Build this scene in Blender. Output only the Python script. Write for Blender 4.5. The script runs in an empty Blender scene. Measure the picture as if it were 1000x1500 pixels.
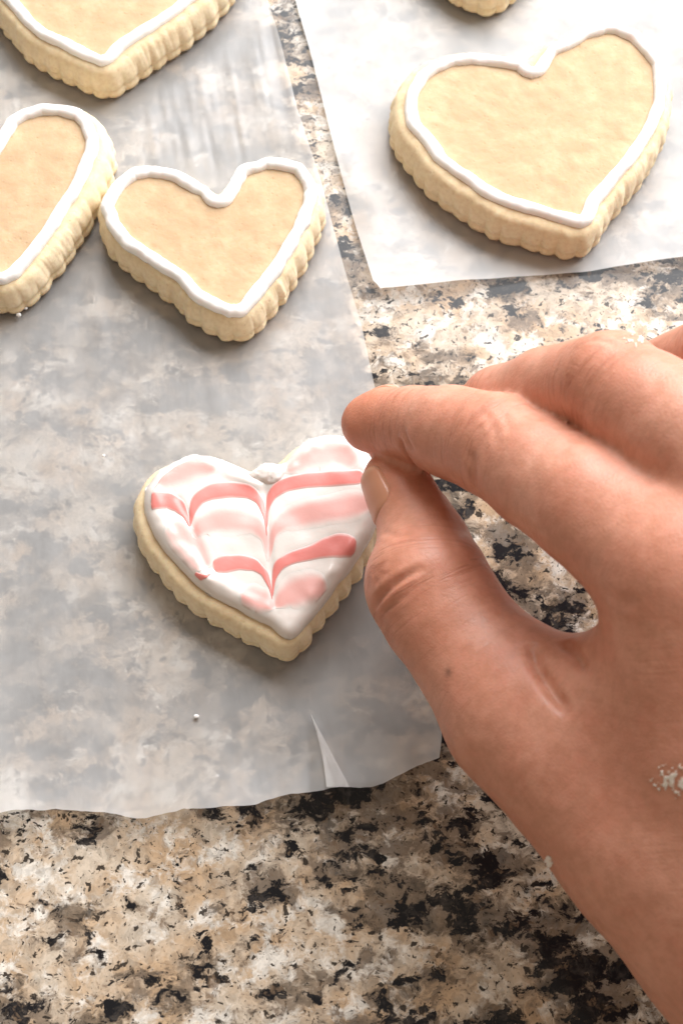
import bpy, math, random
import numpy as np
from mathutils import Vector, Matrix

random.seed(7)
RNG = np.random.default_rng(7)
S = bpy.context.scene
COL = S.collection

# ------------------------------------------------------------------ camera
CAM_H, PITCH, FPX = 0.265, math.radians(69.0), 1750.0
sp, cp = math.sin(PITCH), math.cos(PITCH)
cam = bpy.data.cameras.new('camera')
cam.sensor_fit = 'HORIZONTAL'; cam.sensor_width = 24.0; cam.lens = FPX / 1000.0 * 24.0
cam.clip_start = 0.005; cam.clip_end = 50
cam.dof.use_dof = True; cam.dof.focus_distance = 0.262; cam.dof.aperture_fstop = 26
camo = bpy.data.objects.new('camera', cam)
camo.location = (0, 0, CAM_H); camo.rotation_euler = (math.radians(90) - PITCH, 0, 0)
COL.objects.link(camo); S.camera = camo

# ------------------------------------------------------------------ light
w = bpy.data.worlds.new('World'); S.world = w; w.use_nodes = True
bg = w.node_tree.nodes['Background']
bg.inputs[0].default_value = (1.0, 0.82, 0.64, 1); bg.inputs[1].default_value = 0.29

def area(name, loc, target, sx, sy, power, color):
    l = bpy.data.lights.new(name, 'AREA'); l.shape = 'RECTANGLE'; l.size = sx; l.size_y = sy
    l.energy = power; l.color = color
    o = bpy.data.objects.new(name, l); o.location = loc
    o.rotation_euler = (Vector(target) - Vector(loc)).to_track_quat('-Z', 'Y').to_euler()
    COL.objects.link(o); return o
area('window_light', (0.42, 0.92, 0.74), (0.0, 0.15, 0.0), 1.45, 0.95, 31.0, (0.97, 0.98, 1.0))

S.view_settings.view_transform = 'Standard'; S.view_settings.look = 'None'
S.view_settings.gamma = 1; S.view_settings.exposure = 0.56
S.view_settings.use_curve_mapping = False
S.cycles.use_denoising = True
S.cycles.max_bounces = 10; S.cycles.transmission_bounces = 8; S.cycles.transparent_max_bounces = 8
S.cycles.sample_clamp_indirect = 8

# ------------------------------------------------------------------ helpers
CAMP = np.array([0, 0, CAM_H])
def rays(p):
    p = np.atleast_2d(np.asarray(p, float))
    a = (p[:, 0] - 500) / FPX; b = -(p[:, 1] - 750) / FPX
    return np.stack([a, b * sp + cp, b * cp - sp], 1)           # unit depth along the optical axis
def onz(p, z):                                                  # pixel -> point on the plane at height z
    d = rays(p); t = (z - CAM_H) / d[:, 2]
    return CAMP + d * t[:, None]
def at(x, y, depth):                                            # pixel + distance -> point
    return CAMP + rays((x, y))[0] * depth

def tag(o, label=None, cat=None, group=None, kind=None):
    if label: o['label'] = label
    if cat: o['category'] = cat
    if group: o['group'] = group
    if kind: o['kind'] = kind
    return o
def empty(name, loc):
    o = bpy.data.objects.new(name, None); o.location = loc; o.empty_display_size = .01
    COL.objects.link(o); return o
def mesh(name, V, Fc, mat, parent=None, origin=(0, 0, 0), smooth=True, attrs=None):
    V = np.asarray(V, float) - np.asarray(origin, float)
    me = bpy.data.meshes.new(name)
    me.from_pydata(V.tolist(), [], [tuple(int(i) for i in f) for f in Fc])
    me.update()
    if smooth: me.polygons.foreach_set('use_smooth', [True] * len(me.polygons))
    for k, v in (attrs or {}).items():
        v = np.asarray(v, np.float32)
        if v.ndim == 1:
            a = me.attributes.new(k, 'FLOAT', 'POINT'); a.data.foreach_set('value', v)
        else:
            a = me.color_attributes.new(k, 'FLOAT_COLOR', 'POINT')
            a.data.foreach_set('color', np.c_[v, np.ones(len(v))].astype(np.float32).ravel())
    me.materials.append(mat)
    o = bpy.data.objects.new(name, me); COL.objects.link(o)
    if parent: o.parent = parent
    else: o.location = origin
    return o

_perm = RNG.random((64, 64, 64)).astype(np.float32)
def vnoise(P):                                                  # smooth value noise, 0..1
    P = np.asarray(P, float); i = np.floor(P).astype(int); f = P - i; f = f * f * (3 - 2 * f)
    r = 0
    for dx in (0, 1):
        for dy in (0, 1):
            for dz in (0, 1):
                wgt = (f[..., 0] if dx else 1 - f[..., 0]) * (f[..., 1] if dy else 1 - f[..., 1]) * (f[..., 2] if dz else 1 - f[..., 2])
                r = r + wgt * _perm[(i[..., 0] + dx) & 63, (i[..., 1] + dy) & 63, (i[..., 2] + dz) & 63]
    return r
def fbm(P, o=3):
    r = 0; a = .5; s = 0
    for k in range(o):
        r = r + a * vnoise(P * 2 ** k + 17.3 * k); s += a; a *= .5
    return r / s

def grid_faces(n, m, closed=True, off=0):                       # m rings of n points
    F = []
    for j in range(m - 1):
        for i in range(n if closed else n - 1):
            k = (i + 1) % n
            F.append((off + j * n + i, off + j * n + k, off + (j + 1) * n + k, off + (j + 1) * n + i))
    return F
def resample(p, n, closed=True):
    q = np.vstack([p, p[:1]]) if closed else np.asarray(p, float)
    s = np.r_[0, np.cumsum(np.linalg.norm(np.diff(q, axis=0), axis=1))]
    u = np.linspace(0, s[-1], n, endpoint=not closed)
    return np.stack([np.interp(u, s, q[:, i]) for i in range(q.shape[1])], 1)
def smooth_closed(p, it):
    for _ in range(it): p = .5 * p + .25 * (np.roll(p, 1, 0) + np.roll(p, -1, 0))
    return p
def seg_dist(P, L, closed=False):                               # distance of points to a polyline, and its parameter
    A = np.asarray(L, float); B = np.roll(A, -1, 0) if closed else None
    if not closed: A, B = A[:-1], A[1:]
    best = np.full(len(P), 1e9); par = np.zeros(len(P))
    for k, (a, b) in enumerate(zip(A, B)):
        d = b - a; t = np.clip(((P - a) @ d) / max(d @ d, 1e-18), 0, 1)
        r = np.linalg.norm(P - a - t[:, None] * d, axis=1)
        m = r < best; best[m] = r[m]; par[m] = k + t[m]
    return best, par

# ------------------------------------------------------------------ materials
def mat(name):
    m = bpy.data.materials.new(name); m.use_nodes = True
    nt = m.node_tree; nt.nodes.clear()
    return m, nt
def N(nt, t, **kw):
    n = nt.nodes.new(t)
    for k, v in kw.items(): setattr(n, k, v)
    return n
def ramp(nt, src, stops, interp='LINEAR'):
    r = N(nt, 'ShaderNodeValToRGB'); r.color_ramp.interpolation = interp
    e = r.color_ramp.elements
    while len(e) < len(stops): e.new(.5)
    for el, (p, c) in zip(e, stops):
        el.position = p; el.color = (c, c, c, 1) if not hasattr(c, '__len__') else (*c, 1)
    nt.links.new(src, r.inputs[0]); return r.outputs[0]
def noise(nt, vec, scale, detail=3, rough=.5, dist=0, dim=None):
    n = N(nt, 'ShaderNodeTexNoise'); n.inputs['Scale'].default_value = scale
    n.inputs['Detail'].default_value = detail; n.inputs['Roughness'].default_value = rough
    n.inputs['Distortion'].default_value = dist
    nt.links.new(vec, n.inputs['Vector']); return n.outputs['Fac']
def mapping(nt, vec, loc=(0, 0, 0), rot=(0, 0, 0), scale=(1, 1, 1)):
    n = N(nt, 'ShaderNodeMapping'); n.inputs['Location'].default_value = loc
    n.inputs['Rotation'].default_value = rot; n.inputs['Scale'].default_value = scale
    nt.links.new(vec, n.inputs['Vector']); return n.outputs[0]
def mixc(nt, f, a, b, mode='MIX'):
    n = N(nt, 'ShaderNodeMix', data_type='RGBA', blend_type=mode)
    for sock, v in ((n.inputs[0], f), (n.inputs[6], a), (n.inputs[7], b)):
        if isinstance(v, bpy.types.NodeSocket): nt.links.new(v, sock)
        elif hasattr(v, '__len__'): sock.default_value = (*v, 1)
        else: sock.default_value = v
    return n.outputs[2]
def math_(nt, op, a, b=0.0):
    n = N(nt, 'ShaderNodeMath', operation=op)
    for sock, v in ((n.inputs[0], a), (n.inputs[1], b)):
        if isinstance(v, bpy.types.NodeSocket): nt.links.new(v, sock)
        else: sock.default_value = v
    return n.outputs[0]
def bump(nt, h, strength, dist):
    b = N(nt, 'ShaderNodeBump'); b.inputs['Strength'].default_value = strength; b.inputs['Distance'].default_value = dist
    nt.links.new(h, b.inputs['Height']); return b.outputs[0]
def principled(nt, **kw):
    b = N(nt, 'ShaderNodeBsdfPrincipled'); o = N(nt, 'ShaderNodeOutputMaterial')
    nt.links.new(b.outputs[0], o.inputs[0])
    for k, v in kw.items():
        s = b.inputs[k.replace('_', ' ')]
        if isinstance(v, bpy.types.NodeSocket): nt.links.new(v, s)
        else: s.default_value = (*v, 1) if hasattr(v, '__len__') and s.type == 'RGBA' else v
    return b

BIG = (9.44, 1.2, 0)
def m_granite():
    m, nt = mat('polished_granite')
    co = N(nt, 'ShaderNodeTexCoord').outputs['Object']
    wn = N(nt, 'ShaderNodeTexNoise'); wn.inputs['Scale'].default_value = 240; wn.inputs['Detail'].default_value = 3
    nt.links.new(co, wn.inputs['Vector'])
    wv = N(nt, 'ShaderNodeVectorMath', operation='SCALE'); wv.inputs['Scale'].default_value = .0040
    nt.links.new(wn.outputs['Color'], wv.inputs[0])
    wa = N(nt, 'ShaderNodeVectorMath', operation='ADD'); nt.links.new(co, wa.inputs[0]); nt.links.new(wv.outputs[0], wa.inputs[1])
    v = wa.outputs[0]
    vr = mapping(nt, v, rot=(0, 0, math.radians(-32)), scale=(.85, 1.3, 1))      # flecks lie along a grain
    fine = noise(nt, v, 620, 6, .72)
    # cream, peach and white feldspar
    f1 = noise(nt, v, 70, 6, .66)
    base = mixc(nt, ramp(nt, f1, [(.42, 0), (.60, 1)]), (.58, .49, .39), (.51, .36, .23))
    f2 = noise(nt, mapping(nt, v, (3.1, 1.7, 0)), 140, 8, .70)
    base = mixc(nt, ramp(nt, f2, [(.50, 0), (.60, 1)]), base, (.75, .70, .63))
    vo = N(nt, 'ShaderNodeTexVoronoi'); vo.inputs['Scale'].default_value = 520; nt.links.new(v, vo.inputs['Vector'])
    sep = N(nt, 'ShaderNodeSeparateColor'); nt.links.new(vo.outputs['Color'], sep.inputs[0])
    base = mixc(nt, .8, base, ramp(nt, sep.outputs[0], [(0, .66), (.5, .95), (1, 1.0)]), 'MULTIPLY')
    base = mixc(nt, .6, base, ramp(nt, fine, [(.36, .55), (.56, 1.0)]), 'MULTIPLY')
    # grey-brown quartz clouds with a ragged, grainy border
    g = noise(nt, mapping(nt, vr, (.4, 5.2, 0)), 74, 8, .68)
    big = noise(nt, mapping(nt, v, BIG), 21, 2, .5)                              # the clouds gather in drifts
    g = math_(nt, 'ADD', g, math_(nt, 'MULTIPLY', math_(nt, 'SUBTRACT', big, .5), .42))
    gg = math_(nt, 'ADD', g, math_(nt, 'MULTIPLY', math_(nt, 'SUBTRACT', fine, .5), .22))
    gm = ramp(nt, gg, [(.465, 0), (.525, 1)])
    gt = noise(nt, mapping(nt, v, (1, 8, 0)), 330, 6, .7)
    gcol = mixc(nt, ramp(nt, gt, [(.36, 0), (.66, 1)]), (.024, .019, .016), (.25, .185, .130))
    gcol = mixc(nt, ramp(nt, noise(nt, mapping(nt, v, (9, 2, 0)), 90, 3), [(.45, 0), (.6, .55)]), gcol, (.165, .125, .095))
    base = mixc(nt, math_(nt, 'MULTIPLY', gm, .88), base, gcol)
    # black mica, gathered in the clouds and loose outside them
    k = noise(nt, mapping(nt, vr, (7.7, .3, 0)), 165, 7, .66)
    kk = math_(nt, 'ADD', k, math_(nt, 'MULTIPLY', math_(nt, 'SUBTRACT', g, .5), .75))
    kk = math_(nt, 'ADD', kk, math_(nt, 'MULTIPLY', math_(nt, 'SUBTRACT', fine, .5), .16))
    km = ramp(nt, kk, [(.550, 0), (.585, 1)])
    base = mixc(nt, km, base, mixc(nt, ramp(nt, gt, [(.5, 0), (.7, 1)]), (.010, .010, .012), (.06, .052, .047)))
    # pin specks
    s = noise(nt, mapping(nt, v, (2.2, 9.1, 0)), 560, 3, .55)
    base = mixc(nt, ramp(nt, s, [(.615, 0), (.65, .95)]), base, (.028, .022, .018))
    s2 = noise(nt, mapping(nt, v, (5.5, 4.1, 0)), 300, 4, .6)
    base = mixc(nt, ramp(nt, s2, [(.61, 0), (.68, .75)]), base, (.17, .115, .075))
    s3 = noise(nt, mapping(nt, v, (6.5, .7, 0)), 1300, 2, .5)
    base = mixc(nt, ramp(nt, s3, [(.64, 0), (.69, .8)]), base, (.05, .04, .03))
    principled(nt, Base_Color=base, Roughness=ramp(nt, s2, [(.3, .10), (.7, .20)]), Specular_IOR_Level=.22,
               Normal=bump(nt, noise(nt, v, 260, 3), .04, .0006))
    return m

def m_paper(name, clear):
    m, nt = mat(name)
    co = N(nt, 'ShaderNodeTexCoord').outputs['Object']
    fib = noise(nt, mapping(nt, co, scale=(1, .25, 1)), 900, 3, .6)
    mot = noise(nt, co, 140, 4, .6)
    bp = bump(nt, fib, .25, .0003)
    dif = N(nt, 'ShaderNodeBsdfDiffuse'); nt.links.new(bp, dif.inputs['Normal'])
    nt.links.new(mixc(nt, mot, (.90, .895, .89), (.95, .94, .93)), dif.inputs[0])
    trl = N(nt, 'ShaderNodeBsdfTranslucent'); trl.inputs[0].default_value = (.9, .89, .87, 1)
    md = N(nt, 'ShaderNodeMixShader'); md.inputs[0].default_value = .15
    nt.links.new(dif.outputs[0], md.inputs[1]); nt.links.new(trl.outputs[0], md.inputs[2])
    rf = N(nt, 'ShaderNodeBsdfGlass', distribution='MULTI_GGX'); rf.inputs['Color'].default_value = (1, 1, 1, 1)
    rf.inputs['Roughness'].default_value = .62; rf.inputs['IOR'].default_value = 1.17
    mx = N(nt, 'ShaderNodeMixShader')
    nt.links.new(ramp(nt, mot, [(.3, clear - .05), (.7, clear + .05)]), mx.inputs[0])
    nt.links.new(md.outputs[0], mx.inputs[1]); nt.links.new(rf.outputs[0], mx.inputs[2])
    gl = N(nt, 'ShaderNodeBsdfGlossy'); gl.inputs['Roughness'].default_value = .42; nt.links.new(bp, gl.inputs['Normal'])
    fr = N(nt, 'ShaderNodeFresnel'); fr.inputs[0].default_value = 1.42
    mg = N(nt, 'ShaderNodeMixShader'); nt.links.new(fr.outputs[0], mg.inputs[0])
    nt.links.new(mx.outputs[0], mg.inputs[1]); nt.links.new(gl.outputs[0], mg.inputs[2])
    out = N(nt, 'ShaderNodeOutputMaterial'); nt.links.new(mg.outputs[0], out.inputs[0])
    return m

def m_cookie():
    m, nt = mat('baked_shortbread')
    co = N(nt, 'ShaderNodeTexCoord').outputs['Object']
    at_ = N(nt, 'ShaderNodeAttribute', attribute_name='bake').outputs['Fac']   # 0 pale crumb, 1 toasted
    n1 = noise(nt, co, 130, 5, .6); n2 = noise(nt, co, 900, 3, .6)
    f = math_(nt, 'ADD', at_, math_(nt, 'MULTIPLY', math_(nt, 'SUBTRACT', n1, .5), .24))
    c = ramp(nt, f, [(0, (.85, .73, .52)), (.2, (.80, .655, .43)), (.40, (.52, .365, .225)), (1, (.45, .23, .09))])
    c = mixc(nt, ramp(nt, n2, [(.35, .22), (.6, 0)]), c, (.55, .34, .16))
    pore = N(nt, 'ShaderNodeTexVoronoi'); pore.inputs['Scale'].default_value = 620; nt.links.new(co, pore.inputs['Vector'])
    pm = math_(nt, 'MULTIPLY', ramp(nt, pore.outputs['Distance'], [(.10, 1), (.26, 0)]), ramp(nt, noise(nt, co, 300, 2), [(.5, 0), (.62, 1)]))
    c = mixc(nt, math_(nt, 'MULTIPLY', pm, .25), c, (.42, .24, .10))
    h = math_(nt, 'SUBTRACT', math_(nt, 'ADD', math_(nt, 'MULTIPLY', n1, .5), math_(nt, 'MULTIPLY', n2, .6)), math_(nt, 'MULTIPLY', pm, .5))
    principled(nt, Base_Color=c, Roughness=.75, Specular_IOR_Level=.25, Subsurface_Weight=.25,
               Subsurface_Radius=(.004, .002, .001), Subsurface_Scale=.6, Normal=bump(nt, h, .28, .0005))
    return m
def m_icing(name, col, attr=False, rough=.42, under=(.76, .695, .655)):
    m, nt = mat(name)
    co = N(nt, 'ShaderNodeTexCoord').outputs['Object']
    n1 = noise(nt, co, 260, 4, .6)
    if attr:
        a = N(nt, 'ShaderNodeAttribute', attribute_name='strength').outputs['Fac']
        a2 = math_(nt, 'ADD', a, math_(nt, 'MULTIPLY', math_(nt, 'SUBTRACT', n1, .5), .25))
        c = mixc(nt, ramp(nt, a2, [(.02, 0), (1, 1)]), under, col)
    else:
        c = mixc(nt, n1, col, tuple(min(1, x * 1.03) for x in col))
    principled(nt, Base_Color=c, Roughness=rough, Specular_IOR_Level=.4, Subsurface_Weight=.3,
               Subsurface_Radius=(.003, .002, .0018), Subsurface_Scale=.5, Normal=bump(nt, n1, .12, .0006))
    return m
def m_skin():
    m, nt = mat('skin')
    co = N(nt, 'ShaderNodeTexCoord').outputs['Object']
    A = lambda n: N(nt, 'ShaderNodeAttribute', attribute_name=n).outputs['Fac']
    red = A('red')
    n1 = noise(nt, co, 60, 5, .6); n2 = noise(nt, co, 380, 4, .65); n3 = noise(nt, mapping(nt, co, (4, 4, 4)), 150, 4, .65)
    vo = N(nt, 'ShaderNodeTexVoronoi', feature='DISTANCE_TO_EDGE'); vo.inputs['Scale'].default_value = 1150
    wq = N(nt, 'ShaderNodeTexNoise'); wq.inputs['Scale'].default_value = 700; nt.links.new(co, wq.inputs['Vector'])
    ws = N(nt, 'ShaderNodeVectorMath', operation='MULTIPLY_ADD'); ws.inputs[1].default_value = (.0012,) * 3
    nt.links.new(wq.outputs['Color'], ws.inputs[0]); nt.links.new(co, ws.inputs[2]); nt.links.new(ws.outputs[0], vo.inputs['Vector'])
    c = mixc(nt, ramp(nt, n1, [(.35, 0), (.65, 1)]), (.67, .33, .235), (.56, .245, .165))
    c = mixc(nt, math_(nt, 'MULTIPLY', ramp(nt, n3, [(.48, 0), (.68, 1)]), .35), c, (.60, .215, .14))
    c = mixc(nt, math_(nt, 'MULTIPLY', red, .85), c, (.60, .19, .10))
    c = mixc(nt, ramp(nt, n2, [(.38, .30), (.58, 0)]), c, (.40, .165, .09))
    # wrinkles run across the fingers and gather at the joints
    sx = N(nt, 'ShaderNodeSeparateXYZ'); nt.links.new(co, sx.inputs[0])
    cb = N(nt, 'ShaderNodeCombineXYZ')
    nt.links.new(math_(nt, 'MULTIPLY', A('along'), 1150), cb.inputs[0])
    for k, ax in ((1, 'Y'), (2, 'Z')): nt.links.new(math_(nt, 'MULTIPLY', sx.outputs[ax], 170), cb.inputs[k])
    wr = noise(nt, cb.outputs[0], 1, 3, .55)
    wrl = ramp(nt, wr, [(.34, 0), (.50, 1)])
    jw = math_(nt, 'ADD', math_(nt, 'MULTIPLY', A('joint'), 1.3), .22)
    wj = math_(nt, 'MULTIPLY', math_(nt, 'SUBTRACT', 1, wrl), jw)
    c = mixc(nt, math_(nt, 'MULTIPLY', wj, .32), c, (.36, .12, .065))
    c = mixc(nt, math_(nt, 'MULTIPLY', A('spot'), .6), c, (.05, .022, .015))
    cell = math_(nt, 'MULTIPLY', ramp(nt, vo.outputs[0], [(0, 0), (.25, 1)]), .30)
    h = math_(nt, 'SUBTRACT', math_(nt, 'ADD', cell, n2), math_(nt, 'MULTIPLY', wj, 1.5))
    principled(nt, Base_Color=c, Roughness=ramp(nt, n2, [(.3, .38), (.7, .54)]), Specular_IOR_Level=.5, Subsurface_Weight=.30,
               Subsurface_Radius=(.0080, .0030, .0015), Subsurface_Scale=.28, Normal=bump(nt, h, .22, .00030))
    return m
def m_nail():
    m, nt = mat('nail')
    co = N(nt, 'ShaderNodeTexCoord').outputs['Object']
    t = N(nt, 'ShaderNodeAttribute', attribute_name='tip').outputs['Fac']
    c = mixc(nt, t, (.56, .265, .165), (.58, .32, .21))
    principled(nt, Base_Color=c, Roughness=.33, Specular_IOR_Level=.5, Subsurface_Weight=.3,
               Subsurface_Radius=(.004, .002, .001), Subsurface_Scale=.3, Normal=bump(nt, noise(nt, co, 700, 2), .08, .0003))
    return m
GRANITE, PAPER, PAPER2, COOKIE, SKIN, NAIL = m_granite(), m_paper('wax_paper', .69), m_paper('lit_and_folded_paper', .64), m_cookie(), m_skin(), m_nail()  # second paper is the same stock, made milkier to put stronger light into it
WHITE = m_icing('white_icing', (.87, .86, .85))
FLOOD = m_icing('flood_icing', (.75, .69, .65), rough=.26)
CRUST = m_icing('dried_icing_crust', (.80, .72, .66), attr=True, rough=.6, under=(.60, .33, .22))
CORAL = m_icing('coral_icing', (.75, .245, .22), attr=True, rough=.33)
PALE = m_icing('pale_pink_icing', (.76, .42, .385), attr=True, rough=.33)

# ------------------------------------------------------------------ countertop
def countertop():
    x0, x1, y0, y1, b, t = -.75, .75, -.30, .85, .004, .03
    V = [(x0, y0, -t), (x1, y0, -t), (x1, y1, -t), (x0, y1, -t), (x0, y0, -b), (x1, y0, -b), (x1, y1, -b), (x0, y1, -b),
         (x0 + b, y0 + b, 0), (x1 - b, y0 + b, 0), (x1 - b, y1 - b, 0), (x0 + b, y1 - b, 0)]
    Fc = [(3, 2, 1, 0), (8, 9, 10, 11)] + [(a + i, a + (i + 1) % 4, a + 4 + (i + 1) % 4, a + 4 + i) for a in (0, 4) for i in range(4)]
    o = mesh('countertop', V, Fc, GRANITE, smooth=False)
    tag(o, 'polished speckled granite countertop in cream, tan, grey and black', None, None, 'structure')
countertop()

# ------------------------------------------------------------------ cookie outlines (icing edges seen in the photograph)
ZB, TH = .0011, .0100             # underside of the cookies on the paper, thickness
Fz = [(515,255),(460,225),(380,190),(320,170),(250,170),(180,195),(120,240),(80,300),(75,350),(85,400),(110,460),(150,520),(200,575),(260,640),(330,690),(400,725),(470,765),(540,795),(580,835),(610,845),(640,830),(680,780),(740,705),(800,630),(860,550),(910,470),(945,390),(955,330),(940,250),(900,160),(850,110),(790,95),(740,95),(680,110),(630,150),(590,200),(560,225)]
Mz = [(613,276),(592,246),(560,224),(520,200),(470,185),(420,178),(370,190),(320,225),(290,265),(283,300),(300,350),(340,400),(400,440),(450,475),(500,510),(540,555),(600,585),(640,605),(670,605),(700,590),(740,545),(790,480),(840,400),(870,340),(890,290),(895,250),(880,210),(850,175),(800,160),(750,155),(700,170),(665,190),(654,212),(638,236),(624,260)]
Bz = [(538,216),(520,190),(480,180),(420,172),(360,165),(290,172),(230,195),(185,225),(155,280),(148,340),(160,390),(200,430),(250,500),(320,550),(390,600),(460,635),(540,655),(620,680),(690,698),(720,680),(745,625),(800,560),(860,490),(910,410),(945,330),(950,250),(945,200),(910,150),(860,100),(800,72),(750,72),(690,90),(640,115),(586,146),(562,172),(548,198)]
ZT = ZB + TH
CF = onz(np.array(Fz) * .4 + [180, 600], ZT)[:, :2]
CM = onz(np.array(Mz) * .52 + [0, 150], ZT)[:, :2]
CB = onz(np.array(Bz) * .48 + [520, 0], ZT)[:, :2]
def placed(C, tip_i, tip_px, rot, scale=1.0):
    a = math.radians(rot); R = np.array([[math.cos(a), -math.sin(a)], [math.sin(a), math.cos(a)]])
    return (C - C[tip_i]) @ R.T * scale + onz([tip_px], ZT)[0, :2]
CL = placed(CM, 17, (-10, 418), 3, 1.16)
CT = placed(CB, 18, (147, 98), -11, .97)
CS = placed(CM, 17, (708, -22), -4, 1.0)
TIPI = dict(F=19, M=16, B=17)

BODIES = []                        # (centre, outline) for flattening the paper
def cookie_body(C, tip_i, parent, origin, off, lean, seed, bumpy=.0004, flute=.00026, lam=.0050):
    notch, tip = C[0], C[tip_i]
    c = notch * .52 + tip * .48
    n = 720
    th = np.linspace(0, 2 * math.pi, n, endpoint=False)
    P = resample(C, 3000); ang = np.arctan2(P[:, 1] - c[1], P[:, 0] - c[0]); rad = np.hypot(P[:, 0] - c[0], P[:, 1] - c[1])
    o = np.argsort(ang); r = np.interp(th, ang[o], rad[o], period=2 * math.pi)
    for _ in range(120): r = .5 * r + .25 * (np.roll(r, 1) + np.roll(r, -1))
    d = np.stack([np.cos(th), np.sin(th)], 1)
    outl = c + d * r[:, None]
    tng = np.roll(outl, -3, 0) - np.roll(outl, 3, 0); tng /= np.linalg.norm(tng, axis=1)[:, None]
    nr = np.stack([tng[:, 1], -tng[:, 0]], 1)
    k = 12; nr = sum(np.roll(nr, j, 0) for j in range(-k, k + 1)); nr /= np.linalg.norm(nr, axis=1)[:, None]
    offs = off + nr @ np.array(lean)
    edge = outl + nr * offs[:, None]
    edge = smooth_closed(edge, 60)
    edge = c + (edge - c)
    s = np.r_[0, np.cumsum(np.linalg.norm(np.diff(np.vstack([edge, edge[:1]]), axis=0), axis=1))]
    cnt = round(s[-1] / lam)
    ph = s[:-1] / s[-1] * cnt * math.pi
    jit = .9 * (vnoise(np.stack([np.cos(th) * 6 + seed, np.sin(th) * 6, th * 0], 1)) - .5)
    fl = (np.abs(np.sin(ph + jit)) ** .8 - .6) * (.75 + .5 * vnoise(np.stack([np.cos(th) * 14 + seed, np.sin(th) * 14, th * 0 + 5], 1)))
    rough = (fbm(np.stack([np.cos(th) * 9 + seed * 3, np.sin(th) * 9, th * 0 + seed], 1), 3) - .5) * .0009
    # (height fraction, outward offset, flute weight, toasting)
    prof = [(0.0, -.0020, .3, .70), (.03, -.0008, .9, .66), (.09, .0001, 1.4, .34), (.17, .0003, 1.5, .18), (.25, .0002, 1.3, .12), (.31, -.0003, .8, .14),
            (.37, .0001, 1.3, .08), (.45, .0003, 1.35, .05), (.54, .0002, 1.1, .05), (.63, .0000, .6, .05), (.74, -.0003, .25, .06), (.85, -.0007, .1, .10), (.93, -.0013, .05, .16), (.98, -.0022, .0, .26), (1.0, -.0033, .0, .33)]
    V, A = [], []
    for zf, of, wt, bk in prof:
        q = edge + nr * (of + fl * flute * 2.2 * wt + rough * (1 if wt else .5))[:, None]
        z = np.full(n, ZB + TH * zf) + (vnoise(np.stack([q[:, 0] * 400, q[:, 1] * 400, th * 0 + zf * 9], 1)) - .5) * .0003
        if zf == 0: z[:] = ZB
        V.append(np.c_[q, z]); A.append(np.full(n, bk) + (fl + .2) * -.05)
    m = 48; last = V[-1]
    for j in range(1, m + 1):
        f = 1 - j / m if j < m else .004
        q = c + (last[:, :2] - c) * f
        z = ZB + TH + (fbm(np.stack([q[:, 0] * 300 + seed, q[:, 1] * 300, q[:, 0] * 0], 1), 3) - .5) * bumpy * min(1, j / 9)
        V.append(np.c_[q, z]); A.append(np.full(n, .36 + .04 * min(1, j / 18)))
    V = np.vstack(V); A = np.concatenate(A)
    Fc = grid_faces(n, len(prof) + m)
    Fc.append(tuple(range(n - 1, -1, -1)))
    Fc.append(tuple((len(prof) + m - 1) * n + i for i in range(n)))
    ob = mesh('cookie_base', V, Fc, COOKIE, parent, origin, attrs={'bake': A})
    BODIES.append(resample(V[3 * n:4 * n, :2], 120))
    return ob

def icing_bead(C, tip_i, parent, origin, wid, seed, hgt=.0016):
    P = smooth_closed(resample(C, 420), 3)
    tng = np.roll(P, -1, 0) - np.roll(P, 1, 0); tng /= np.linalg.norm(tng, axis=1)[:, None]
    nr = np.stack([tng[:, 1], -tng[:, 0]], 1)
    a = np.sum(P[:, 0] * np.roll(P[:, 1], -1) - np.roll(P[:, 0], -1) * P[:, 1])
    if a < 0: nr = -nr
    L = smooth_closed(P - nr * (wid / 2), 3)
    t = np.arange(len(L)) * .22
    q3 = np.stack([t, t * 0 + seed, t * 0], 1)
    k = 13; V = []
    w2 = wid / 2 * (1 + (fbm(q3 * .45, 3) - .5) * .40); hh = hgt * (1 + (fbm(q3 * .6 + 31, 3) - .5) * .5)
    side = (fbm(q3 * .5 + 77, 3) - .5) * wid * .28
    zb = ZB + TH - .0006
    tops = []
    for j in range(k):
        b = math.pi * j / (k - 1)
        x = np.cos(b) * w2 + side; z = zb + (hh + .0006) * np.sin(b) ** .75
        q = L + nr * x[:, None]
        lump = (fbm(np.c_[q * 520, z * 520 + seed], 3) - .5) * .0004 * math.sin(b)
        V.append(np.c_[q, z + lump])
    V = np.array(V).transpose(1, 0, 2).reshape(-1, 3)
    n = len(L)
    Fc = []
    for i in range(n):
        i2 = (i + 1) % n
        for j in range(k - 1): Fc.append((i * k + j, i2 * k + j, i2 * k + j + 1, i * k + j + 1))
        Fc.append((i * k + k - 1, i2 * k + k - 1, i2 * k, i * k))
    if a > 0: Fc = [f[::-1] for f in Fc]
    return mesh('icing_outline', V, Fc, WHITE, parent, origin)

def ico(sub=2):
    import bmesh
    bm = bmesh.new(); bmesh.ops.create_icosphere(bm, subdivisions=sub, radius=1)
    v = np.array([x.co[:] for x in bm.verts]); f = [[a.index for a in x.verts] for x in bm.faces]
    bm.free(); return v, f
ICO3, ICO2 = ico(3), ico(2)
def lumps(name, specs, material, parent=None, origin=(0, 0, 0), rough=.25, base=ICO3):
    V, Fc, o = [], [], 0
    for p, r, seed in specs:
        p = np.asarray(p); rr = np.asarray(r) if hasattr(r, '__len__') else np.array([r] * 3)
        v = base[0] * (1 + (fbm(base[0] * 1.9 + seed * 7.7, 3) - .5) * 2 * rough)[:, None] * rr + p
        V.append(v); Fc += [[i + o for i in f] for f in base[1]]; o += len(v)
    return mesh(name, np.vstack(V), Fc, material, parent, origin)

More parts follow.
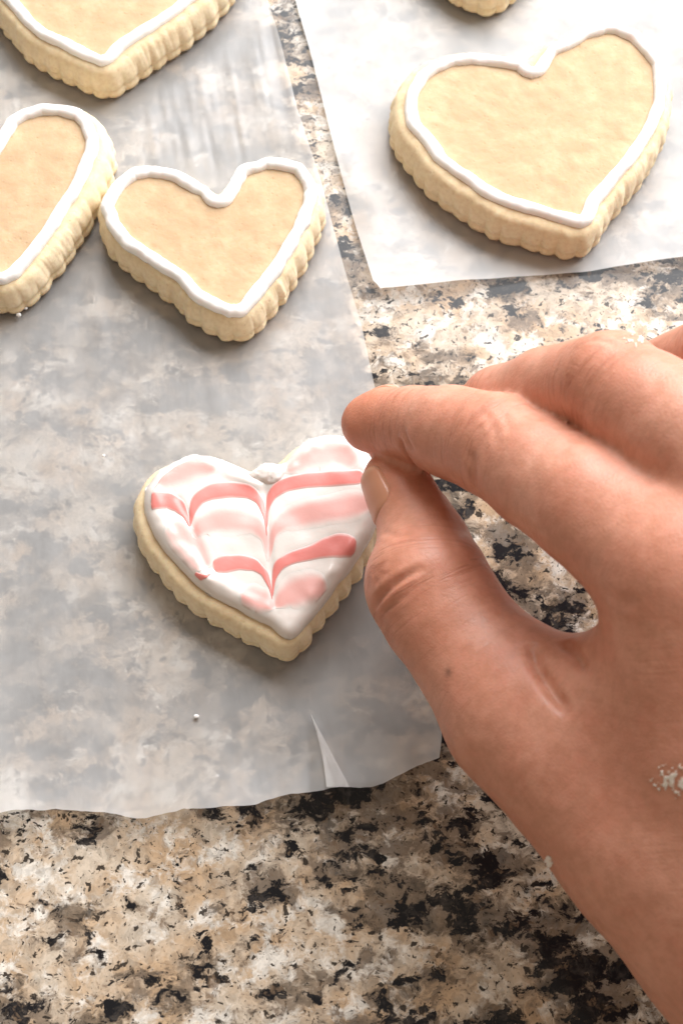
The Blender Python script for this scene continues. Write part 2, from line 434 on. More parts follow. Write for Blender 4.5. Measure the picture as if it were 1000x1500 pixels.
def make_cookie(C, tip_i, label, off, lean, seed, wid=.0042, bead=True, bumpy=.0004):
    cen = C[0] * .52 + C[tip_i] * .48
    org = (cen[0], cen[1], ZB)
    e = empty('heart_cookie', org)
    tag(e, label, 'cookie', 'heart-shaped cookies on wax paper')
    cookie_body(C, tip_i, e, org, off, lean, seed, bumpy)
    if bead:
        icing_bead(C, tip_i, e, org, wid, seed)
    return e, org

eM, oM = make_cookie(CM, 17, 'heart cookie with white icing outline and bare centre beside the strip of bare granite', .0016, (.0000, -.0002), 3, .0034)
eB, oB = make_cookie(CB, 18, 'largest heart cookie outlined in white icing, alone and whole on the square-cornered sheet', .0030, (-.0006, -.0004), 11, .0034, bumpy=.0005)
eL, oL = make_cookie(CL, 16, 'white-outlined heart cookie almost touching the side of another outlined cookie', .0024, (.0004, -.0002), 21, .0034)
eT, oT = make_cookie(CT, 17, 'white-outlined heart cookie lying behind the two outlined cookies that almost touch', .0028, (.0003, -.0004), 31, .0034)
eS, oS = make_cookie(CS, 16, 'heart cookie behind the largest cookie, only its fluted tip in view', .0018, (0, 0), 41, .0043)

# ------------------------------------------------------------------ the frosted cookie
eF, oF = make_cookie(CF, 19, 'heart cookie flooded with white icing and feathered coral and pale pink stripes', .0016, (-.0016, -.0011), 51, bead=False)
FC = smooth_closed(resample(CF, 360), 4)
cF = CF[0] * .5 + CF[19] * .5
fz = lambda x, y: onz([(180 + .4 * x, 600 + .4 * y)], ZT + .002)[0, :2]
DRAG = np.array([fz(520, 262), fz(526, 360), fz(535, 480), fz(545, 600), fz(555, 720)])
DRAG2 = np.array([fz(205, 330), fz(246, 405), fz(270, 480), fz(300, 560), fz(318, 612)])
def icing_z(Q):
    d, _ = seg_dist(Q, FC, True)
    e = np.clip(d / .0030, 0, 1)
    z = ZT - .0006 + .0032 * np.sqrt(1 - (1 - e) ** 2.2)
    z = z + .0011 * fbm(np.c_[Q * 260, Q[:, :1] * 0 + 9], 2) ** 1.5 * np.exp(-((d - .0030) / .0015) ** 2)                      # piped rim under the flood
    z = z + (fbm(np.c_[Q * 150, Q[:, :1] * 0 + 4], 2) - .5) * .0010 * e
    for dr in (DRAG, DRAG2):
        dd, _ = seg_dist(Q, dr); z = z - .00035 * np.exp(-(dd / .0009) ** 2) * e
    return z
def flood():
    m, n = 64, len(FC)
    V = []
    for j in range(m):
        f = 1 - (j / (m - 1)) ** 1.25 if j < m - 1 else .003
        q = cF + (FC - cF) * f
        q = q + (fbm(np.c_[FC * 260, FC[:, :1] * 0], 3) - .5)[:, None] * .0008 * (FC - cF) / np.linalg.norm(FC - cF, axis=1)[:, None] * f
        V.append(np.c_[q, icing_z(q)])
    low = V[0].copy(); low[:, 2] = ZT - .0012
    V = np.vstack([low] + V)
    Fc = [f[::-1] for f in grid_faces(n, m + 1)]
    Fc.append(tuple(m * n + i for i in range(n))[::-1])
    a = np.sum(FC[:, 0] * np.roll(FC[:, 1], -1) - np.roll(FC[:, 0], -1) * FC[:, 1])
    if a > 0: Fc = [f[::-1] for f in Fc]
    return mesh('flood_icing', V, Fc, FLOOD, eF, oF)
ICE = flood()
def inside(q, f=.93):                                                  # keep a stripe on the flooded area
    a = np.arctan2(FC[:, 1] - cF[1], FC[:, 0] - cF[0]); o = np.argsort(a)
    rm = np.interp(np.arctan2(q[:, 1] - cF[1], q[:, 0] - cF[0]), a[o], np.hypot(*(FC - cF).T)[o], period=2 * math.pi)
    d = np.hypot(*(q - cF).T)
    return cF + (q - cF) * np.minimum(1, f * rm / np.maximum(d, 1e-9))[:, None]
def stripe(name, pts, material, lift=.00010, soft=.30, power=1.0, widen=1.28):
    # pts: (zoom x, zoom y, half width) along the stripe
    p = resample(np.array([(*fz(a, b), h * .4 * .278 / FPX) for a, b, h in pts]), 60, False)
    for _ in range(6): p[1:-1] = .5 * p[1:-1] + .25 * (p[:-2] + p[2:])
    tng = np.gradient(p[:, :2], axis=0); tng /= np.linalg.norm(tng, axis=1)[:, None]
    nr = np.stack([-tng[:, 1], tng[:, 0]], 1)
    s = np.linspace(0, 1, 60)
    hw = widen * p[:, 2] * (1 + (fbm(np.stack([s * 5 + len(pts), s * 0, s * 0 + pts[0][0]], 1), 2) - .5) * .3)
    pale = material is PALE; cap = .16 if pale else .05
    k = 13; V, A = [], []
    capw = np.sqrt(np.clip(1 - np.clip(1 - s / cap, 0, 1) ** 2, 0, 1)) * np.sqrt(np.clip(1 - np.clip(1 - (1 - s) / cap, 0, 1) ** 2, 0, 1))
    for j in range(k):
        u = -1 + 2 * j / (k - 1)
        q = inside(p[:, :2] + nr * (hw * u * np.maximum(capw, .05))[:, None])
        prof = (1 - abs(u) ** 3)
        V.append(np.c_[q, icing_z(q) + (lift * 1.6 * prof - (.00008 if not pale else .00003) * (abs(u) > .99)) * np.minimum(1, capw + .2) + .00003])
        edge = np.clip((1 - abs(u)) / soft, 0, 1); edge = edge * edge * (3 - 2 * edge) * np.clip((capw if not pale else capw ** 2) * 1.2, 0, 1)
        A.append(np.clip(edge * power, 0, 1))
    V = np.array(V).transpose(1, 0, 2).reshape(-1, 3); A = np.array(A).T.ravel()
    Fc = [(i * k + j, (i + 1) * k + j, (i + 1) * k + j + 1, i * k + j + 1) for i in range(59) for j in range(k - 1)]
    Fc = [f[::-1] for f in Fc]
    return mesh(name, V, Fc, material, ICE, oF, attrs={'strength': A})
P_ = 'pale_pink_stripe'; C_ = 'coral_stripe'
stripe(P_, [(105, 300, 26), (160, 252, 46), (230, 222, 54), (300, 212, 46), (350, 212, 26)], PALE, .00001, .9, 1.1, 1.45)
stripe(P_, [(590, 238, 12), (640, 200, 34), (710, 172, 46), (790, 172, 46), (860, 205, 30)], PALE, .00001, .9, 1.1, 1.45)
stripe(P_, [(165, 420, 24), (215, 465, 44), (260, 520, 48), (305, 590, 30)], PALE, .00001, .9, 1.1, 1.45)
stripe(P_, [(256, 480, 10), (285, 432, 32), (350, 408, 42), (430, 408, 42), (490, 425, 34), (522, 475, 10), (530, 560, 4)], PALE, .00002, .7, 1.0, 1.4)
stripe(P_, [(536, 560, 4), (548, 460, 12), (585, 412, 32), (660, 388, 38), (760, 368, 40), (850, 352, 42), (930, 350, 34)], PALE, .00002, .7, 1.05, 1.4)
stripe(P_, [(432, 676, 26), (465, 686, 38), (510, 705, 40), (560, 728, 12)], PALE, .00002, .75, 1.1, 1.35)
stripe(P_, [(554, 730, 10), (590, 694, 34), (640, 668, 50), (690, 655, 52), (750, 655, 34)], PALE, .00003, .75, 1.1, 1.35)
stripe(C_, [(92, 348, 22), (130, 335, 29), (170, 335, 28), (205, 355, 21), (232, 392, 9), (246, 432, 2)], CORAL)
stripe(C_, [(248, 432, 2), (254, 380, 10), (275, 330, 21), (330, 302, 26), (400, 296, 26), (465, 304, 23), (503, 335, 13), (522, 400, 4), (528, 470, 1.5)], CORAL)
stripe(C_, [(528, 440, 1.5), (530, 360, 6), (545, 310, 19), (595, 277, 22), (670, 262, 24), (750, 258, 26), (830, 252, 26), (885, 250, 22)], CORAL)
stripe(C_, [(264, 604, 6), (286, 618, 9), (305, 617, 6), (322, 606, 2)], CORAL)
stripe(C_, [(330, 578, 22), (370, 568, 29), (430, 560, 23), (480, 570, 20), (518, 600, 12), (540, 655, 4), (548, 700, 1.5)], CORAL)
stripe(C_, [(548, 690, 1.5), (553, 620, 6), (570, 572, 18), (620, 545, 22), (690, 526, 25), (745, 508, 33), (800, 500, 38), (856, 512, 26)], CORAL)
# ------------------------------------------------------------------ wax paper
def crv(px, z):
    return onz(px, z)
def paper(label, left_x, right_x, bottom_y, ytop, nx, ny, zf, material):
    u = np.linspace(0, 1, nx); v = np.linspace(0, 1, ny) ** 1.0
    U, Vv = np.meshgrid(u, v)
    X = np.full(U.shape, 0.0); Y = -.06 + Vv * (ytop + .06)
    for _ in range(6):
        xl = left_x(Y); xr = right_x(Y)
        X = xl + U * (xr - xl)
        Y = bottom_y(X) * (1 - Vv) + ytop * Vv
    Q = np.stack([X.ravel(), Y.ravel()], 1)
    z = zf(Q, U.ravel(), Vv.ravel())
    flat = np.full(len(Q), 1e9)
    for b in BODIES:
        near = np.linalg.norm(Q - b.mean(0), axis=1) < .07
        if near.any():
            d, _ = seg_dist(Q[near], b, True)
            # inside test by winding
            x, y = Q[near].T; ins = np.zeros(near.sum(), bool)
            for (x1, y1), (x2, y2) in zip(b, np.roll(b, -1, 0)):
                c = ((y1 > y) != (y2 > y)) & (x < (x2 - x1) * (y - y1) / (y2 - y1 + 1e-15) + x1); ins ^= c
            d[ins] = 0
            flat[near] = np.minimum(flat[near], d)
    k = np.clip((flat - .001) / .016, 0, 1); k = k * k * (3 - 2 * k)
    z = .00085 + (z - .00085) * k
    z = np.maximum(z, .0004)
    Fc = [(j * nx + i, j * nx + i + 1, (j + 1) * nx + i + 1, (j + 1) * nx + i) for j in range(ny - 1) for i in range(nx - 1)]
    o = mesh('wax_paper', np.c_[Q, z], Fc, material)
    return tag(o, label, 'wax paper', 'wax paper sheets on the counter')

def interp_y(px, z=.0015):
    w_ = onz(px, z); o = np.argsort(w_[:, 1])
    return lambda Y: np.interp(Y, w_[o, 1], w_[o, 0], left=w_[o[0], 0], right=w_[o[-1], 0] + 0)
def interp_x(px, z=.002):
    w_ = onz(px, z); o = np.argsort(w_[:, 0])
    return lambda X: np.interp(X, w_[o, 0], w_[o, 1])
EDGE_A = [(640, 1119), (645, 1085), (643, 1060), (637, 1030), (612, 930), (592, 800), (572, 690), (548, 565), (530, 480), (505, 395), (470, 262), (436, 165), (410, 60), (390, -10), (365, -120), (330, -300)]
BOT_A = [(-900, 1190), (-300, 1196), (0, 1192), (80, 1190), (150, 1196), (215, 1201), (270, 1190), (320, 1190), (380, 1181), (430, 1166), (500, 1158), (560, 1150), (600, 1133), (640, 1119), (760, 1080)]
ra, ba = interp_y(EDGE_A), interp_x(BOT_A)
pa, pb1, pb2 = onz([(455, 1046)], .002)[0, :2], onz([(478, 1160)], .002)[0, :2], onz([(512, 1158)], .002)[0, :2]
def za(Q, U, V):
    z = .0008 + np.clip(fbm(np.c_[Q * 22, Q[:, :1] * 0], 2) - .3, 0, 1) * .0022
    yb = ba(Q[:, 0]); d = Q[:, 1] - yb                                            # lift of the torn front edge
    z = z + .0045 * np.exp(-np.clip(d, 0, 1) / .012) * (.65 + .7 * fbm(np.c_[Q[:, :1] * 45, Q[:, :1] * 0, Q[:, :1] * 0 + 3], 2))
    dr = ra(Q[:, 1]) - Q[:, 0]
    z = z + .0010 * np.exp(-np.clip(dr, 0, 1) / .007)
    r = fbm(np.c_[Q[:, :1] * 330 + Q[:, 1:] * 60, Q[:, 1:] * 26, Q[:, :1] * 0 + 8], 2) - .5           # creases from rolling
    mk = np.exp(-((Q[:, 0] + .045) / .05) ** 2 - ((Q[:, 1] - .215) / .05) ** 2)
    z = z + r * .0014 * mk + r * .00012
    # pleat running out to the front edge
    t = np.clip((pa[1] - Q[:, 1]) / (pa[1] - pb1[1]), 0, 1.1)
    lx = pa[0] + t * (pb1[0] - pa[0]); wd = .0010 + t * (pb2[0] - pb1[0])
    q = (Q[:, 0] - lx) / wd
    z = z + np.clip(1 - np.abs(q - .3) / .9, 0, 1) * t * .0016
    return z
def torn(f, amp):
    return lambda X: f(X) + (fbm(np.stack([X * 160, X * 0, X * 0], -1), 4) - .5) * amp
SHEET = paper('long torn sheet of wax paper under the frosted cookie, its front edge lifting',
      lambda Y: np.full(np.shape(Y), -.20), ra, torn(ba, .0020), .34, 420, 380, za, PAPER)
def pleat():                                                    # the fold lies as a second thickness on the sheet
    n, k = 40, 9; V = []
    for a in range(n):
        t = a / (n - 1)
        l = pa + t * (pb1 - pa); rr = pa + t * (pb2 - pa)
        l = l + np.array([.0006 * math.sin(t * 3), 0])
        for b in range(k):
            u = b / (k - 1); q = l + (rr - l) * u
            V.append((*q, 0, t, u))
    V = np.array(V); Q = V[:, :2]
    z = za(Q, None, None)
    z = z + .0004 + V[:, 3] * (.0003 + .0016 * (1 - V[:, 4]) ** 1.2)
    Fc = [(a * k + b, (a + 1) * k + b, (a + 1) * k + b + 1, a * k + b + 1) for a in range(n - 1) for b in range(k - 1)]
    mesh('fold', np.c_[Q, z], Fc, PAPER2, SHEET)
pleat()
EDGE_B = [(556, 428), (546, 418), (520, 330), (490, 222), (455, 80), (430, -5), (400, -120), (360, -300)]
BOT_B = [(480, 437), (556, 428), (700, 410), (850, 395), (1000, 379), (1500, 330), (2200, 260)]
lb, bb = interp_y(EDGE_B), interp_x(BOT_B)
def zb_(Q, U, V):
    z = .0010 + (fbm(np.c_[Q * 26 + 9, Q[:, :1] * 0], 2) - .3) * .0024
    d = Q[:, 1] - bb(Q[:, 0])
    z = z + .0016 * np.exp(-np.clip(d, 0, 1) / .010)
    return z + .0012 * np.exp(-np.clip(Q[:, 0] - lb(Q[:, 1]), 0, 1) / .006)
paper('clean-cut square-cornered sheet of wax paper under the largest cookie',
      lb, lambda Y: np.full(np.shape(Y), .30), torn(bb, .0005), .36, 200, 150, zb_, PAPER2)

# ------------------------------------------------------------------ the hand
def A_(x, y, dep, rpx): return (at(x, y, dep), rpx * dep / FPX)
def chain(*pts): return [A_(*p) for p in pts]
INDEX = chain((543, 620, .252, 43), (566, 618, .2505, 50), (603, 622, .246, 57), (660, 632, .237, 66), (728, 655, .228, 76), (790, 694, .2195, 82), (862, 740, .210, 90), (1000, 835, .198, 120))
MIDDLE = chain((655, 640, .264, 42), (735, 592, .246, 55), (800, 572, .233, 63), (893, 563, .216, 77), (945, 598, .2095, 83), (1010, 642, .203, 95), (1135, 745, .193, 118))
RING = chain((850, 625, .266, 42), (935, 565, .249, 52), (1060, 522, .222, 68), (1160, 590, .210, 84), (1270, 690, .198, 106))
PINKY = chain((1010, 640, .268, 37), (1090, 580, .256, 44), (1200, 535, .240, 54), (1280, 600, .226, 70), (1385, 690, .212, 92))
THUMB = chain((575, 702, .2500, 44), (590, 725, .2480, 49), (609, 765, .2445, 55), (622, 803, .2415, 68), (626, 856, .237, 90), (652, 900, .235, 90), (694, 958, .2315, 92), (766, 1040, .2255, 116))
PALM = [chain((766, 1040, .2255, 116), (855, 1095, .221, 142), (985, 1210, .216, 178), (1130, 1350, .212, 205)),     # thumb ray to wrist
        chain((1000, 840, .198, 120), (1060, 1080, .203, 150), (1150, 1330, .207, 190)),                               # index metacarpal
        chain((1135, 745, .193, 118), (1180, 1030, .199, 150), (1210, 1320, .205, 195)),
        chain((1270, 690, .198, 106), (1300, 1010, .204, 140), (1290, 1320, .208, 185)),
        chain((1385, 690, .212, 92), (1410, 1000, .215, 130), (1350, 1310, .214, 170)),
        chain((835, 1040, .2215, 78), (910, 1010, .214, 84), (985, 960, .206, 96)),                                    # web of the thumb
        chain((1060, 980, .222, 100), (1180, 900, .218, 120), (1350, 860, .224, 110)),                                 # palm pad
        chain((1180, 1340, .209, 215), (1400, 1560, .206, 240), (1900, 2060, .197, 310))]       # forearm
def round_cone(P, a, ra_, b, rb):
    ba_ = b - a; l2 = ba_ @ ba_; rr = ra_ - rb
    a2 = l2 - rr * rr; il2 = 1 / l2
    pa_ = P - a; y = pa_ @ ba_; z = y - l2
    x2 = ((pa_ * l2 - ba_[None] * y[:, None]) ** 2).sum(1)
    y2 = y * y * l2; z2 = z * z * l2
    k = np.sign(rr) * rr * rr * x2
    d = (np.sqrt(np.maximum(x2 * a2 * il2, 0)) + y * rr) * il2 - ra_
    m1 = np.sign(z) * a2 * z2 > k
    m2 = np.sign(y) * a2 * y2 < k
    d = np.where(m2, np.sqrt(x2 + y2) * il2 - ra_, d)
    return np.where(m1, np.sqrt(x2 + z2) * il2 - rb, d)
def smin(a, b, k):
    h = np.maximum(k - np.abs(a - b), 0) / k
    return np.minimum(a, b) - h * h * h * k / 6
def chain_d(P, ch, k=.002):
    d = None
    for (a, r1), (b, r2) in zip(ch[:-1], ch[1:]):
        e = round_cone(P, a, r1, b, r2); d = e if d is None else smin(d, e, k)
    return d
def hand_d(P):
    f = chain_d(P, INDEX)
    f = smin(f, chain_d(P, MIDDLE), .0025)
    f = smin(f, chain_d(P, RING), .0012)
    f = smin(f, chain_d(P, PINKY), .0012)
    t = chain_d(P, THUMB)
    p = None
    for c in PALM:
        e = chain_d(P, c, .004); p = e if p is None else smin(p, e, .010)
    d = smin(p, f, .0055)
    d2 = smin(p, t, .0055)
    return smin(d, d2, .0016)
def grad(P, e=2e-4):
    g = 0
    for k in ((1, -1, -1), (-1, -1, 1), (-1, 1, -1), (1, 1, 1)):
        k = np.array(k, float); g = g + k[None] * hand_d(P + k * e)[:, None]
    return g / np.maximum(np.linalg.norm(g, axis=1), 1e-9)[:, None]
def surface_nets(fn, lo, hi, h):
    nx, ny, nz = (int(math.ceil((hi[i] - lo[i]) / h)) + 1 for i in range(3))
    xs, ys, zs = (lo[i] + h * np.arange(n) for i, n in enumerate((nx, ny, nz)))
    D = np.full((nx, ny, nz), 1.0, np.float32)
    # coarse pass marks blocks near the surface, fine pass fills them
    B = 8
    nb = [-(-n // B) for n in (nx, ny, nz)]
    D = np.ones([b * B for b in nb], np.float32)
    bi = np.stack(np.meshgrid(*[np.arange(b) for b in nb], indexing='ij'), -1).reshape(-1, 3)
    dc = fn(np.array(lo) + (bi * B + (B - 1) / 2) * h)
    D[:] = np.repeat(np.repeat(np.repeat(np.sign(dc).reshape(nb), B, 0), B, 1), B, 2)
    loc = np.stack(np.meshgrid(*[np.arange(B)] * 3, indexing='ij'), -1).reshape(-1, 3)
    nearb = bi[np.abs(dc) < h * B * 1.1]
    for c0 in range(0, len(nearb), 200):
        g = (nearb[c0:c0 + 200, None] * B + loc[None]).reshape(-1, 3)
        D[g[:, 0], g[:, 1], g[:, 2]] = fn(np.array(lo) + g * h)
    D = D[:nx, :ny, :nz]
    sgn = D < 0
    cnt = sum(sgn[a:nx - 1 + a, b:ny - 1 + b, c:nz - 1 + c].astype(np.int8) for a in (0, 1) for b in (0, 1) for c in (0, 1))
    act = (cnt > 0) & (cnt < 8)
    idx = -np.ones(act.shape, int); ii = np.argwhere(act); idx[act] = np.arange(len(ii))
    V = np.stack([xs[ii[:, 0]], ys[ii[:, 1]], zs[ii[:, 2]]], 1) + h / 2
    Fc = []
    for ax in range(3):
        s0 = [slice(1, -1)] * 3; s0[ax] = slice(0, -1)
        s1 = [slice(1, -1)] * 3; s1[ax] = slice(1, None)
        A = sgn[tuple(s0)]; Bq = sgn[tuple(s1)]
        for flip in (False, True):
            e = np.argwhere((A & ~Bq) if not flip else (~A & Bq))
            e = e + np.array([0 if t == ax else 1 for t in range(3)])
            u_, v_ = [(1, 2), (2, 0), (0, 1)][ax]
            du = np.eye(3, dtype=int)[u_]; dv = np.eye(3, dtype=int)[v_]
            q = [idx[tuple((e - o_).T)] for o_ in (du + dv, dv, du * 0, du)]
            quad = np.stack(q, 1)
            Fc.append(quad if not flip else quad[:, ::-1])
    return V, np.vstack(Fc)
def cast(px, py, n=45):                                                           # pixel -> point on the hand
    d = rays((px, py))[0]; d = d / np.linalg.norm(d); t = .14
    for _ in range(n):
        h = float(hand_d((CAMP + d * t)[None])[0]); t += h * .9
        if h < 1e-5: break
    return CAMP + d * t
def hand():
    allp = np.array([p for c in [INDEX, MIDDLE, RING, PINKY, THUMB] + PALM for p, r in c]); rr = np.array([r for c in [INDEX, MIDDLE, RING, PINKY, THUMB] + PALM for p, r in c])
    lo = (allp - rr[:, None]).min(0) - .004; hi = (allp + rr[:, None]).max(0) + .004
    V, Fc = surface_nets(hand_d, lo, hi, .0014)
    for _ in range(2): V = V - grad(V) * np.clip(hand_d(V), -.001, .001)[:, None]
    me = bpy.data.meshes.new('tmp'); me.from_pydata(V.tolist(), [], Fc.tolist()); o = bpy.data.objects.new('tmp', me); COL.objects.link(o)
    md = o.modifiers.new('s', 'SUBSURF'); md.levels = 1
    ev = o.evaluated_get(bpy.context.evaluated_depsgraph_get()); m2 = ev.to_mesh()
    V = np.empty(len(m2.vertices) * 3); m2.vertices.foreach_get('co', V); V = V.reshape(-1, 3)
    Fc = np.empty(len(m2.loops), int); m2.loops.foreach_get('vertex_index', Fc); Fc = Fc.reshape(-1, 4).tolist()
    ev.to_mesh_clear(); bpy.data.objects.remove(o); bpy.data.meshes.remove(me)
    V = V - grad(V) * np.clip(hand_d(V), -.001, .001)[:, None]
    Nn = grad(V)
    disp = np.zeros(len(V))
    for pts, wdt, dep in CREASES:
        L = np.array([cast(*p) for p in pts])
        L = resample(L, 24, False)
        near = np.linalg.norm(V - L.mean(0), axis=1) < .05
        d, t = seg_dist(V[near], L); t = t / 23
        fade = np.clip(np.minimum(t, 1 - t) * 5, 0, 1) ** .7
        g = np.exp(-(d / wdt) ** 2) - (.30 if dep < .001 else 0) * np.exp(-((d - 2 * wdt) / wdt) ** 2)
        disp[near] -= dep * g * fade
    disp += (fbm(V * 70, 3) - .5) * .0011 + (fbm(V * 330 + 5, 2) - .5) * .0001
    red = np.zeros(len(V))
    for (c, r, s) in REDS:
        red = np.maximum(red, s * np.exp(-(np.linalg.norm(V - c, axis=1) / r) ** 2))
    V = V + Nn * disp[:, None]
    org = np.array([V[:, 0].mean(), V[:, 1].mean(), V[:, 2].min()])
    e = empty('person', org)
    tag(e, 'bare right hand pinching thumb and index finger together above the striped frosted cookie', 'person')
    along = np.zeros(len(V)); joint = np.zeros(len(V)); near = np.full(len(V), 1e9)
    for ch, js in ((INDEX, (2, 4)), (MIDDLE, (1, 3)), (RING, (1, 2)), (PINKY, (1, 2)), (THUMB, (4,)), (PALM[0], ()), (PALM[1], ()), (PALM[2], ())):
        L = np.array([p for p, _ in ch]); d, t = seg_dist(V, L)
        s_ = np.r_[0, np.cumsum(np.linalg.norm(np.diff(L, axis=0), axis=1))]
        sv = np.interp(t, np.arange(len(L)), s_); w_ = sum(np.exp(-((sv - s_[j]) / .006) ** 2) for j in js) if js else sv * 0
        m = d < near; near[m] = d[m]; along[m] = sv[m]; joint[m] = w_[m]
    mole = cast(657, 985); spot = np.exp(-(np.linalg.norm(V - mole, axis=1) / .0008) ** 2)
    mesh('hand', V, Fc, SKIN, e, org, attrs={'red': red, 'along': along, 'joint': joint, 'spot': spot})
    return e, org
CREASES = [([(584, 640), (588, 658), (600, 676), (618, 690)], .0007, .0011),         # under the index end joint
           ([(590, 628), (596, 645), (606, 662)], .0006, .0004),
           ([(700, 600), (716, 612), (726, 634), (728, 655)], .0008, .00014),        # index middle joint
           ([(725, 598), (740, 612), (748, 636)], .0007, .00012),
           ([(690, 660), (694, 690), (700, 722)], .0010, .0005),
           ([(548, 893), (560, 872), (584, 850), (622, 830)], .0007, .0009),         # thumb joint
           ([(556, 905), (572, 888), (600, 868)], .0006, .00035),
           ([(560, 780), (580, 786), (604, 782)], .0007, .0003),
           ([(778, 940), (786, 975), (806, 1010), (836, 1048)], .0012, .0019),       # folds in the web of the thumb
           ([(826, 938), (842, 960), (858, 985)], .0012, .0014),
           ([(860, 905), (880, 925), (905, 932), (935, 915)], .0011, .0016),
           ([(880, 860), (905, 880), (935, 880)], .0010, .0004),
           ([(862, 500), (884, 498), (905, 508)], .0006, .0003)]
REDS = [(INDEX[0][0], .011, .9), (THUMB[0][0], .011, .6), (THUMB[4][0], .013, .3), (INDEX[4][0], .011, .3), (MIDDLE[3][0], .012, .45), (INDEX[7][0], .016, .3)]
HAND, HORG = hand()

def nail(name, base, tip, outw, half_ang, ext):
    ax = tip - base; L = np.linalg.norm(ax); ax = ax / L
    o_ = outw - ax * (outw @ ax); o_ /= np.linalg.norm(o_); s_ = np.cross(ax, o_)
    nu, nv = 15, 13; V, T = [], []
    for i in range(nu):
        u = i / (nu - 1)
        hw = half_ang * (1 - .30 * max(0, (.25 - u) / .25) ** 2 - .18 * max(0, (u - .8) / .2) ** 2)
        for j in range(nv):
            v = -1 + 2 * j / (nv - 1)
            uu = u - .10 * v * v * (1 if u < .5 else -.6) * 0 + (.07 * v * v if u < .3 else -.06 * v * v if u > .8 else 0)
            c = base + ax * (uu * L); d = o_ * math.cos(v * hw) + s_ * math.sin(v * hw)
            t = .0005
            p = c + d * .02
            for _ in range(25):
                dist = float(hand_d(p[None])[0]); p = p - d * dist * .8
                if dist < 1e-5: break
            e = min(1, (1 - abs(v)) / .18, u / .12 + .0)
            V.append(p + d * (-.0004 + .00050 * max(0, e) ** .6)); T.append(np.clip((u - .86) / .06, 0, 1))
    Fc = [(i * nv + j, (i + 1) * nv + j, (i + 1) * nv + j + 1, i * nv + j + 1) for i in range(nu - 1) for j in range(nv - 1)]
    o = mesh(name, V, Fc, NAIL, HAND, HORG, attrs={'tip': T})
    md = o.modifiers.new('thick', 'SOLIDIFY'); md.thickness = .0004; md.offset = -1
    return o
back = CAMP - THUMB[1][0]; back /= np.linalg.norm(back)
nail('thumbnail', THUMB[2][0] * .55 + THUMB[1][0] * .45, THUMB[0][0] + (THUMB[0][0] - THUMB[1][0]) * .55, np.array([-1, .25, .15]), .85, 0)
nail('fingernail', INDEX[2][0] * .35 + INDEX[1][0] * .65, INDEX[0][0] + (INDEX[0][0] - INDEX[1][0]) * .55, np.array([-.25, 1, -.7]), .85, 0)

# dried icing on the skin: thin broken flakes that follow its surface
def smear(label, x0, y0, x1, y1, cover, seed, thick=.00012):
    nx, ny = int((x1 - x0) / 1.6) + 2, int((y1 - y0) / 1.6) + 2
    gx, gy = np.meshgrid(np.linspace(x0, x1, nx), np.linspace(y0, y1, ny))
    px = np.stack([gx.ravel(), gy.ravel()], 1)
    d = rays(px); d /= np.linalg.norm(d, axis=1)[:, None]; t = np.full(len(px), .12)
    for _ in range(40): t = t + hand_d(CAMP + d * t[:, None]) * .9
    P = CAMP + d * t[:, None]; n = grad(P); ok = np.abs(hand_d(P)) < 2e-4
    P = P + n * ((fbm(P * 70, 3) - .5) * .0011)[:, None]
    u = (gx.ravel() - (x0 + x1) / 2) / ((x1 - x0) / 2); v = (gy.ravel() - (y0 + y1) / 2) / ((y1 - y0) / 2)
    f = fbm(np.c_[px * .2 + seed, px[:, :1] * 0], 4) + cover - .55 * (u * u + v * v)
    keep = (f > .52) & ok
    hgt = np.clip((f - .5) * 8, 0, 1) * thick + .00003 + vnoise(np.c_[px * .5, px[:, :1] * 0]) * thick * .8
    top, bot = P + n * hgt[:, None], P - n * .0003
    Fc = []; N0 = len(P)
    K = keep.reshape(ny, nx)
    full = K[:-1, :-1] & K[1:, :-1] & K[:-1, 1:] & K[1:, 1:]
    for a, b in np.argwhere(full):
        i = a * nx + b; q = (i, i + nx, i + nx + 1, i + 1)
        Fc.append(q); Fc.append(tuple(x + N0 for x in q[::-1]))
        for (da, db), (e0, e1) in (((-1, 0), (q[3], q[0])), ((1, 0), (q[1], q[2])), ((0, -1), (q[0], q[1])), ((0, 1), (q[2], q[3]))):
            a2, b2 = a + da, b + db
            if not (0 <= a2 < ny - 1 and 0 <= b2 < nx - 1 and full[a2, b2]): Fc.append((e1, e0, e0 + N0, e1 + N0))
    used = sorted({i for f_ in Fc for i in f_}); mp = {k: q for q, k in enumerate(used)}
    V = np.vstack([top, bot])[used]
    o = mesh('icing_smear', V, [[mp[i] for i in f_] for f_ in Fc], CRUST, None, tuple(V.mean(0)), attrs={'strength': np.r_[np.clip((f - .52) * 7, .1, 1), np.clip((f - .52) * 7, .1, 1)][used]})
    return tag(o, label, 'icing')
smear('flaky patch of dried white icing on the back of the hand', 938, 1108, 1040, 1178, .14, 3.0)
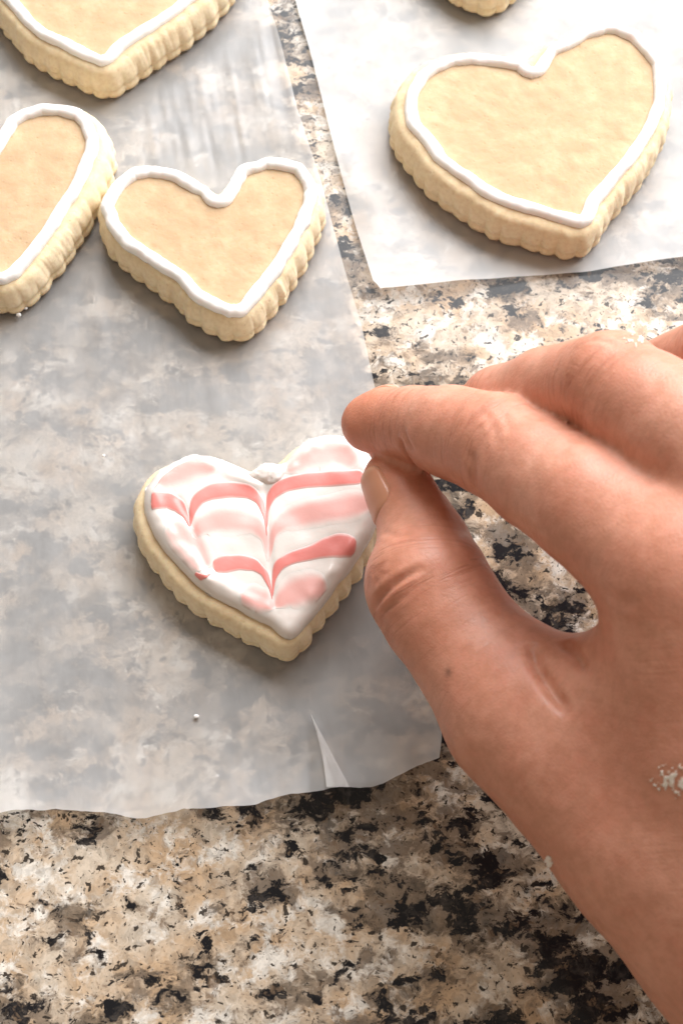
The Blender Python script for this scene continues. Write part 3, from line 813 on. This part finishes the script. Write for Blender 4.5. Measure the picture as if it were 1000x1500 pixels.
smear('single small fleck of dried icing near the wrist', 796, 1252, 814, 1274, .38, 8.0)
smear('thin crust of white icing on the middle finger knuckle', 902, 484, 952, 514, .16, 5.0)

# uneven blob where the piping met in the notch of the frosted heart
DAB = [(np.array([*fz(a, b), ZT + h]), q * 1.05e-4) for a, b, q, h in [(505, 242, 17, .0020), (528, 228, 20, .0021), (552, 238, 21, .0024), (578, 230, 17, .0018), (538, 252, 18, .0021), (566, 222, 14, .0016), (600, 212, 12, .0012), (480, 242, 11, .0020), (630, 184, 10, .0010)]]
def dab_d(P):
    d = None
    for c_, q in DAB:
        e = np.linalg.norm((P - c_) * [1, 1, 1.25], axis=1) - q; d = e if d is None else smin(d, e, .0014)
    return d + (fbm(P * 900, 3) - .5) * .0009
dp = np.array([c_ for c_, _ in DAB])
dv, df = surface_nets(dab_d, dp.min(0) - .004, dp.max(0) + .004, .00032)
for _ in range(3):
    g = np.stack([dab_d(dv + np.eye(3)[i] * 1e-4) - dab_d(dv - np.eye(3)[i] * 1e-4) for i in range(3)], 1)
    dv = dv - g / np.maximum((g * g).sum(1), 1e-12)[:, None] * 2e-4 * np.clip(dab_d(dv), -.0002, .0002)[:, None]
mesh('icing_dab', dv, df.tolist(), FLOOD, ICE, oF)

# ------------------------------------------------------------------ crumbs on the paper
for k, (x, y, r, lab) in enumerate([(288, 1050, 3.6, 'white icing crumb on the torn sheet between the frosted cookie and the front edge'),
                                  (318, 1137, 3, 'tiny icing crumb right beside the lifting front edge of the torn sheet'),
                                  (28, 462, 4, 'larger of two pale crumbs by the tip of a cookie on the torn sheet'),
                                  (38, 452, 3, 'smaller of two pale crumbs by the tip of a cookie on the torn sheet'),
                                  (152, 668, 2.5, 'tiny pale crumb on bare wax paper near the frosted cookie')]):
    p = onz([(x, y)], .002)[0]; rm = r * .285 / FPX
    o = lumps('icing_crumb', [(p + np.array([0, 0, rm * .6]), (rm, rm * .85, rm * .7), k + 3)], WHITE, None, tuple(p), .4, ICO2)
    tag(o, lab, 'crumb', 'crumbs scattered on the wax paper')
